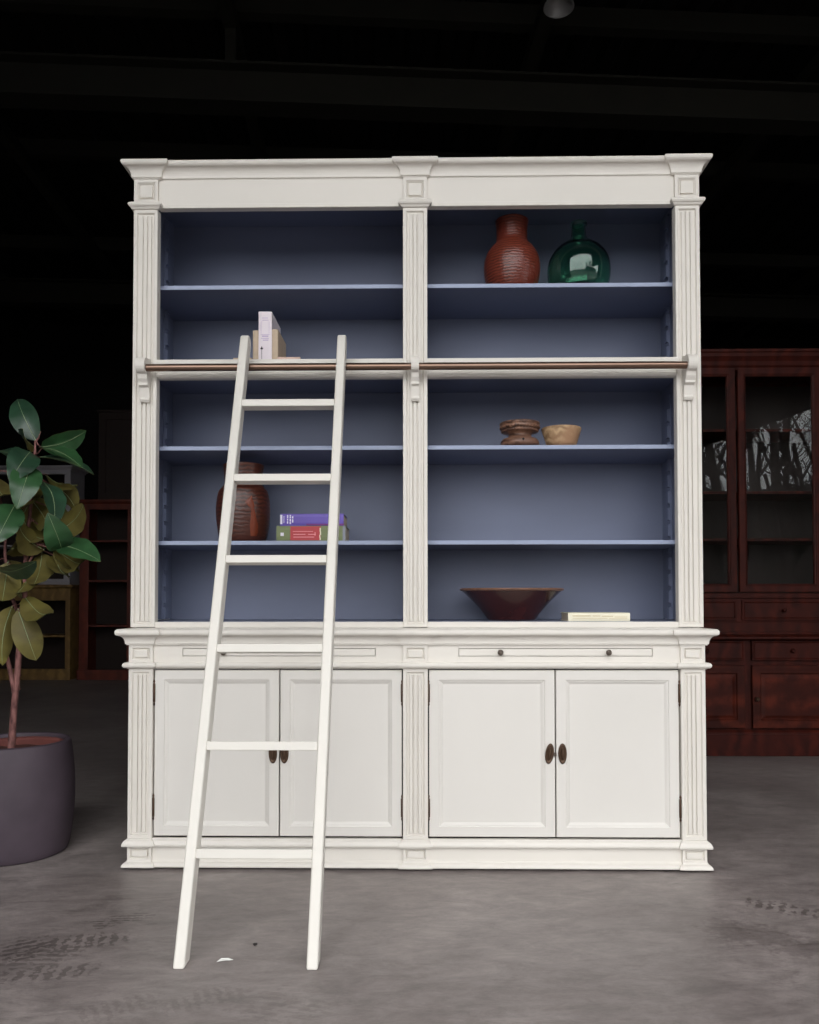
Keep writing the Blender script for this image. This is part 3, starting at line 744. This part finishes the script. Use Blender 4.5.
LV = [(-1.436,0.155,1.539,-1.533,0.182,1.718,0.97,0,0,1.05),
      (-1.417,0.155,1.516,-1.259,0.194,1.573,0.75,0,1,1),
      (-1.399,0.125,1.506,-1.202,0.018,1.438,0.6,0,1,1),
      (-1.468,0.205,1.526,-1.468,0.075,1.556,0.6,1,0,0.8),
      (-1.449,0.135,1.493,-1.449,0.005,1.379,1,0,0,1.1),
      (-1.43,0.105,1.435,-1.42,-0.007,1.277,1,0,1,1.1),
      (-1.394,0.125,1.379,-1.286,0.017,1.221,0.8,0,0,1),
      (-1.43,0.175,1.482,-1.232,0.206,1.44,0.35,0,0,1),
      (-1.42,0.195,1.42,-1.341,0.28,1.37,0.4,1,0,1),
      (-1.394,0.215,1.376,-1.339,0.305,1.309,0.6,1,0,1),
      (-1.613,0.175,1.402,-1.49,0.045,1.298,1,1,0,1),
      (-1.483,0.095,1.289,-1.488,-0.023,1.15,1,0,1,1.1),
      (-1.381,0.175,1.184,-1.213,0.109,1.29,0.9,1,0,1.05),
      (-1.297,0.075,1.121,-1.281,-0.055,1.228,1,0,1,1.0),
      (-1.321,0.095,1.14,-1.127,-0.015,1.093,0.85,0,1,1.05),
      (-1.406,0.165,1.126,-1.456,0.038,1.202,0.9,1,0,1.1),
      (-1.449,0.175,1.116,-1.488,0.045,1.134,0.8,1,0,1),
      (-1.536,0.095,1.045,-1.346,-0.035,1.054,0.4,0,0,1),
      (-1.373,0.175,1.135,-1.198,0.045,1.053,1,1,0,1.05),
      (-1.423,0.185,1.116,-1.381,0.055,0.977,0.9,1,0,1.05),
      (-1.374,0.195,1.105,-1.287,0.065,1.01,0.8,1,0,0.9),
      (-1.522,0.125,1.079,-1.49,0.026,0.919,1,1,0,1.1),
      (-1.475,0.155,0.952,-1.318,0.025,0.865,0.95,1,0,1.05),
      (-1.477,0.115,0.904,-1.378,0.062,0.708,1,1,0,1.05),
      (-1.51,0.135,0.915,-1.526,0.078,0.696,0.9,1,0,1),
      (-1.491,0.225,1.332,-1.352,0.098,1.196,0.9,1,0,1.1),
      (-1.522,0.225,1.254,-1.359,0.097,1.141,0.9,1,0,1.1),
      (-1.509,0.245,1.307,-1.634,0.336,1.226,0.9,1,0,1.1),
      (-1.379,0.235,1.294,-1.393,0.323,1.176,0.8,1,0,1),
      (-1.574,0.225,1.092,-1.546,0.297,0.953,0.9,1,0,1.05),
      (-1.415,0.215,1.207,-1.264,0.085,1.129,0.9,1,0,1.05),
      (-1.468,0.215,1.083,-1.458,0.091,0.945,0.8,1,0,1),
      (-1.349,0.225,1.149,-1.268,0.095,1.029,0.8,1,0,1),
      (-1.502,0.245,1.404,-1.459,0.115,1.265,0.8,1,0,1.1),
      (-1.574,0.155,0.975,-1.587,0.059,0.828,0.8,1,0,1),
      (-1.608,0.155,1.24,-1.646,0.025,1.19,0.8,0,0,1),
      (-1.615,0.185,1.09,-1.661,0.055,1.029,0.7,1,0,1),
      (-1.588,0.155,1.429,-1.649,0.025,1.408,0.6,0,0,1),
      (-1.574,0.125,1.311,-1.611,-0.005,1.252,0.8,0,0,1),
      (-1.512,0.185,1.464,-1.688,0.265,1.526,0.6,0,0,1),
      (-1.604,0.155,0.937,-1.66,0.025,0.901,0.8,0,0,1)]
mb = MB()
def stem_at(z, x):
    best = min(main, key=lambda q: abs(q[1]-z)); return best
for i, (bx, by, bz, tx, ty, tz, vis, under, bright, wsc) in enumerate(LV):
    rl = random.Random(i*7+1)
    B = Vector((bx-PX, by-PY, bz)); T = Vector((tx-PX, ty-PY, tz))
    ax = (T-B).normalized(); Lg = (T-B).length
    cam = Vector((.50, -1, .05)).normalized()          # leaves turn to the hall door, where the light is
    nrm = (cam-ax*cam.dot(ax)).normalized()
    roll = math.acos(min(1, vis))*(1 if i % 2 else -1)
    if i == 7: roll = -1.1
    nrm = Matrix.Rotation(roll, 3, ax) @ nrm
    if under: nrm = -nrm
    W = (.0475+.003*rl.random())*wsc
    wd = ax.cross(nrm).normalized()
    nu, nv = 12, 6
    bend = .12*Lg*(1 if rl.random() > .3 else .4); fold = .22
    def pt(u, v, off=0.0):
        prof = (math.sin(PI*min(1, u**.86)))**.66 if 0 < u < 1 else 0
        prof = max(prof, .02)
        if u > .93: prof *= (1-u)/.07*.75+.25*(1-u)/.07
        wv = v*W*prof
        c = B+ax*(Lg*u)+nrm*(bend*(math.sin(PI*u)-.2*u)*1.0-.02*u*u)
        c = c+wd*wv+nrm*(abs(v)**1.3*W*prof*fold+.0028*math.sin(u*21+abs(v)*3)*abs(v))
        return c+nrm*off
    vs = [pt(a/nu, (b-nv/2)/(nv/2), .0006) for a in range(nu+1) for b in range(nv+1)]
    vu = [pt(a/nu, (b-nv/2)/(nv/2), -.0006) for a in range(nu+1) for b in range(nv+1)]
    q = [(a*(nv+1)+b, a*(nv+1)+b+1, (a+1)*(nv+1)+b+1, (a+1)*(nv+1)+b) for a in range(nu) for b in range(nv)]
    mb.add(vs, q, 1 if bright else 0, True)
    mb.add(vu, q, 2, True)
    # midrib, raised on both faces
    for off, r0 in ((.0012, .0013), (-.0014, .0017)):
        mb.tube([pt(u/10*.97, 0, off) for u in range(0, 11)], [r0*(1-.07*k) for k in range(11)], 5, 3)
    # petiole to the nearest stem point
    s_ = min([Vector(wp(x, z, y)) for x, z, y in main]+([Vector(wp(-1.575, 1.10, .05)), Vector(wp(-1.565, 1.24, .03)), Vector((-.062, -.03, .88)), Vector(wp(-1.55, .96, .05))]), key=lambda v: (v-B).length)
    midp = (s_+B)/2+Vector((0, 0, -.006))
    mb.tube([s_, midp, B, B+ax*.012], [.0030, .0024, .0022, .0018], 6, 4)
mb.build('foliage', [LEAFD, LEAFB, LEAFU, RIB, BARK], PT, fixn=False)

# ------------------------------------------------------------------ glazed mahogany cabinet, right background
MC = thing('display_cabinet', 'dark mahogany glazed display cabinet behind the bookcase on the right', 'cabinet', (2.4, 2.05, 0))
def mp(mb, name, m, bevel=.003, parent=None, label=None):
    o = mb.build(name, m, parent or MC, bevel)
    if label: o['label'] = label
    return o
CX = -2.4          # local x = world x - 2.4 ; cabinet from 1.20 to 3.40
mx0, mx1 = 1.24-2.4, 3.18-2.4
mb = MB()
mb.box(mx0, mx0+.03, .0, .42, .735, 2.36); mb.box(mx1-.03, mx1, .0, .42, .735, 2.36); mb.box(mx0+.03, mx1-.03, .40, .42, .735, 2.36)
mp(mb, 'upper_carcass', MAHOG)
mb = MB(); mb.box(mx0+.03, mx1-.03, .392, .40, .98, 2.34); mp(mb, 'back_lining', DARKIN, 0)
for z in (1.295, 1.585, 1.97):
    mb = MB(); mb.box(mx0+.03, mx1-.03, .05, .392, z, z+.018); mp(mb, 'inner_shelf', MAHOG)
mb = MB(); mb.box(mx0-.01, mx1+.01, -.012, .42, .945, .975); mb.box(mx0, mx1, .0, .40, .735, .80); mp(mb, 'middle_shelf', MAHOG)
mb = MB()
prof = [(-.02, 2.335), (.008, 2.335), (.012, 2.352), (.022, 2.362), (.028, 2.385), (.044, 2.405), (.05, 2.41), (.05, 2.43), (.058, 2.437), (.058, 2.452), (-.02, 2.452)]
mb.sweep(prof, [(mx0, .42), (mx0, 0), (mx1, 0), (mx1, .42)]); mp(mb, 'cornice', MAHOG, 0)
mb = MB(); mb.box(mx0+.01, mx1-.01, .01, .41, 2.36, 2.44); mp(mb, 'top_panel', MAHOG, 0)
mb = MB()
prof = [(-.02, .697), (.045, .697), (.055, .703), (.055, .714), (.04, .722), (.012, .728), (.006, .742), (-.02, .742)]
mb.sweep(prof, [(mx0, .42), (mx0, -.02), (mx1, -.02), (mx1, .42)]); mp(mb, 'waist_moulding', MAHOG, 0)
dw = [(1.27, 1.4425), (1.4475, 1.9335), (1.9465, 2.4565), (2.4665, 2.955)]
DD = [(1.4475, 1.9335), (1.9465, 2.4495), (2.4595, 2.9600)]
def glazed_door(x0, x1, knob=False):
    x0 -= 2.4; x1 -= 2.4
    z0, z1 = .980, 2.350; st = .052
    mb = MB()
    # mitred moulded frame: rings without the centre
    def ring(i, y, j=0): return [(x0+i, y, z0+i*1.0), (x1-i, y, z0+i), (x1-i, y, z1-i), (x0+i, y, z1-i)]
    loops = [ring(0, .010), ring(0, -.010), ring(.004, -.014), ring(st-.014, -.014), ring(st-.010, -.010), ring(st-.004, -.008), ring(st, -.002), ring(st, .010)]
    vs = [v for l in loops for v in l]; n = len(loops)
    fs = [(r*4+k, r*4+(k+1) % 4, ((r+1) % n)*4+(k+1) % 4, ((r+1) % n)*4+k) for r in range(n) for k in range(4)]
    mb.add(vs, fs)
    d = mp(mb, 'glazed_door', MAHOG, .001)
    mb = MB(); mb.box(x0+st-.002, x1-st+.002, .001, .004, z0+st-.002, z1-st+.002); mp(mb, 'glass_pane', GLASS, 0, d, 'clear glass pane')
for a, b in DD: glazed_door(a, b)
for a, b in ((1.27, 1.4425), (2.965, 3.15)):
    mb = MB(); mb.box(a-2.4, b-2.4, -.008, .01, .98, 2.35); mp(mb, 'corner_stile', MAHOG)
def panel_front(name, x0, x1, z0, z1, y, st, raised=True, knob=None):
    mb = MB(); x0 -= 2.4; x1 -= 2.4
    mb.rings(x0, x1, z0, z1, y, [(0, .002), (.002, 0), (st, 0), (st+.006, .008), (st+.012, .008), (st+.03, .001), (st+.032, .001)] if raised else [(0, .002), (.002, 0), (st, 0), (st+.004, -.003), (st+.008, 0), (st+.010, .0)], y+.022)
    d = mp(mb, name, MAHOG_P if raised else MAHOG, 0)
    if knob:
        m2 = MB(); m2.lathe([(.006, 0), (.006, .008), (.013, .014), (.013, .022), (.006, .027)], 14)
        k = m2.build('knob', IRON if raised else MAHOG, d); k.rotation_euler = (PI/2, 0, 0); k.location = (knob[0]-2.4, y, knob[1])
    return d
for a, b in ((1.27, 1.435), (1.445, 1.930), (1.960, 2.452), (2.470, 3.15)):
    panel_front('upper_drawer', a, b, .812, .934, -.010, .010, False, ((a+b)/2, .872) if b-a > .3 else None)
mb = MB(); mb.box(mx0, mx1, .0, .018, .800, .945); mp(mb, 'drawer_frame', MAHOG)
# base
mb = MB(); mb.box(mx0-.01, mx0+.02, -.012, .42, .02, .70); mb.box(mx1-.02, mx1+.01, -.012, .42, .02, .70); mb.box(mx0+.02, mx1-.02, .38, .42, .02, .70)
mb.box(mx0+.02, mx1-.02, -.004, .018, .03, .70); mp(mb, 'base_carcass', MAHOG)
for a, b in ((1.26, 1.47), (1.505, 1.965), (2.010, 2.485), (2.53, 3.15)):
    panel_front('drawer', a, b, .571, .690, -.028, .008, False, ((a+b)/2, .630) if b-a > .3 else None)
    panel_front('panel_door', a, b, .165, .540, -.028, .045, True, (a+.022, .34) if a > 1.9 else None)
mb = MB(); mb.box(mx0-.02, mx1+.02, -.045, .42, 0, .130); mb.prism([(-.045, .130), (-.045, .138), (-.03, .155), (-.02, .155), (-.02, .130)], 'x', mx0-.02, mx1+.02); mp(mb, 'plinth', MAHOG)

# ------------------------------------------------------------------ furniture, left background
def open_cabinet(name, label, loc, w, d, h, m, shelves, stile=.10, mull=True, backm=DARKIN, foot=.12, head=.10):
    t = thing(name, label, 'cabinet' if 'cabinet' in name else 'bookcase', loc)
    mb = MB(); mb.box(-w/2, -w/2+.03, .02, d, 0, h); mb.box(w/2-.03, w/2, .02, d, 0, h); mb.box(-w/2+.03, w/2-.03, .02, d, h-.03, h); mb.box(-w/2+.03, w/2-.03, .02, d, .04, .07)
    mb.build('carcass', m, t, .004)
    mb = MB(); mb.box(-w/2+.03, w/2-.03, d-.02, d-.002, .07, h-.03); mb.build('back_panel', backm, t)
    mb = MB(); mb.box(-w/2-.015, w/2+.015, -.02, .02, 0, foot); mb.build('plinth', m, t, .008)
    mb = MB(); mb.box(-w/2, -w/2+stile, 0, .02, foot, h-head); mb.box(w/2-stile, w/2, 0, .02, foot, h-head); mb.box(-w/2, w/2, 0, .02, h-head, h-.0005)
    if mull: mb.box(-stile*.5, stile*.5, 0, .02, foot, h-head)
    mb.build('face_frame', m, t, .003)
    mb = MB(); mb.sweep([(-.01, h-.035), (.01, h-.035), (.02, h-.02), (.045, h-.01), (.045, h+.015), (-.01, h+.015)], [(-w/2, d), (-w/2, 0), (w/2, 0), (w/2, d)]); mb.box(-w/2+.01, w/2-.01, .01, d, h, h+.014)
    mb.build('cornice', m, t)
    for z in shelves:
        mb = MB(); mb.box(-w/2+.031, w/2-.031, .022, d-.021, z, z+.022); mb.build('shelf', m, t, .002)
    return t
# red-brown open cabinet beside the bookcase (X -4.0..-2.9)
open_cabinet('open_cabinet', 'red-brown wooden open-front cabinet in the dark left background', (-3.385, 6.5, 0), 1.24, .45, 2.10, REDWOOD, (.62, 1.15, 1.62), .11)
# chest standing on top of it
t = thing('wooden_crate', 'dark wooden panelled box standing on the red-brown cabinet in the left background', 'crate', (-3.33, 6.52, 2.115))
mb = MB(); mb.rings(-.47, .47, 0, 1.04, 0, [(0, .003), (.003, 0), (.08, 0), (.09, .012), (.10, .012)], .40); mb.build('body', DARKIN, t)
mb = MB(); mb.box(-.49, .49, -.02, .42, 1.04, 1.07); mb.build('lid', DARKIN, t, .004)
# pine open bookcase behind the plant
open_cabinet('pine_cabinet', 'low pine open-front cabinet behind the rubber plant', (-4.78, 6.5, 0), 1.34, .45, 1.10, PINE, (.50,), .055, False, foot=.13, head=.17)
# grey-white glazed cabinet standing on it
WC = open_cabinet('painted_cabinet', 'grey-white painted open cabinet standing on the pine cabinet behind the plant', (-4.80, 6.52, 1.1155), 1.34, .40, 1.39, GREYW, (.45, .92), .07, False, foot=.05, head=.08)
# dark chest further left, mostly hidden
t = open_cabinet('dark_cabinet', 'dark tall cabinet at the far left edge behind the plant', (-6.25, 6.6, 0), 1.2, .45, 1.9, MAHOG, (.6, 1.1, 1.5), .09)

# ------------------------------------------------------------------ small things
t = thing('ceiling_lamp', 'round grey metal lamp hanging from the dark ceiling above the bookcase', 'lamp', (.868, 2.0, 4.575))
mb = MB(); mb.lathe([(.020, .10), (.030, .095), (.06, .06), (.09, .015), (.095, .0), (.091, .001), (.085, .015), (.05, .055), (.01, .08)], 32); mb.build('shade', LAMPM, t)
mb = MB(); mb.tube([(0, 0, .095), (0, 0, HZ-4.575+.01)], .008, 8); mb.build('rod', METALD, t)
mb = MB()
vs = [(-.045, -.012, .001), (-.01, -.016, .012), (.03, .006, .004), (.05, .020, .001), (.02, .022, .010), (-.02, .006, .016)]
vs2 = [(x, y, z+.0015) for x, y, z in vs]
mb.add([Vector(v)*.42 for v in vs+vs2], [(0, 1, 2, 3, 4, 5), (11, 10, 9, 8, 7, 6)]+[(i, (i+1) % 6, 6+(i+1) % 6, 6+i) for i in range(6)])
o = mb.build('paper_scrap', SCRAP); o.location = (-.490, -.742, 0); tag(o, 'small white paper scrap on the floor between the ladder feet', 'scrap')
mb = MB(); mb.lathe([(.003, 0), (.006, .001), (.005, .004), (.002, .005)], 9, wob=lambda a, z: .3*math.sin(3*a))
o = mb.build('pebble', GRIT); o.location = (-.431, -.643, 0); tag(o, 'tiny dark pebble on the floor between ladder and bookcase', 'pebble')

# ------------------------------------------------------------------ light: overcast sky through the hall doorway
w = bpy.data.worlds.new('overcast_sky'); scn.world = w; w.use_nodes = True
nt = w.node_tree; bg = nt.nodes['Background']
tc = nt.nodes.new('ShaderNodeTexCoord'); sx = nt.nodes.new('ShaderNodeSeparateXYZ'); nt.links.new(tc.outputs['Generated'], sx.inputs[0])
rp = nt.nodes.new('ShaderNodeValToRGB'); nt.links.new(sx.outputs['Z'], rp.inputs[0])
rp.color_ramp.elements[0].position = 0; rp.color_ramp.elements[0].color = (.80, .81, .82, 1)
rp.color_ramp.elements[1].position = 1.0; rp.color_ramp.elements[1].color = (.92, .92, .92, 1)
nt.links.new(rp.outputs[0], bg.inputs['Color']); bg.inputs['Strength'].default_value = 4.0

# ------------------------------------------------------------------ camera
cd = bpy.data.cameras.new('camera'); cam = bpy.data.objects.new('camera', cd); COL.objects.link(cam)
cd.sensor_fit = 'HORIZONTAL'; cd.sensor_width = 36; cd.lens = 36*800/819; cd.shift_y = 66.4/819
yaw, pit, rol = .01575, .02655, -.00067
cam.location = (.02385, -2.8349, .9377)
cam.rotation_mode = 'XYZ'
Rm = Matrix.Rotation(yaw, 4, 'Z') @ Matrix.Rotation(PI/2+pit, 4, 'X') @ Matrix.Rotation(rol, 4, 'Z')
cam.rotation_euler = Rm.to_euler('XYZ')
cd.clip_start = .05; cd.clip_end = 200
scn.camera = cam
vs_ = scn.view_settings
scn.display_settings.display_device = 'sRGB'
vs_.view_transform = 'Standard'; vs_.look = 'None'; vs_.gamma = 1; vs_.use_curve_mapping = False; vs_.exposure = .19
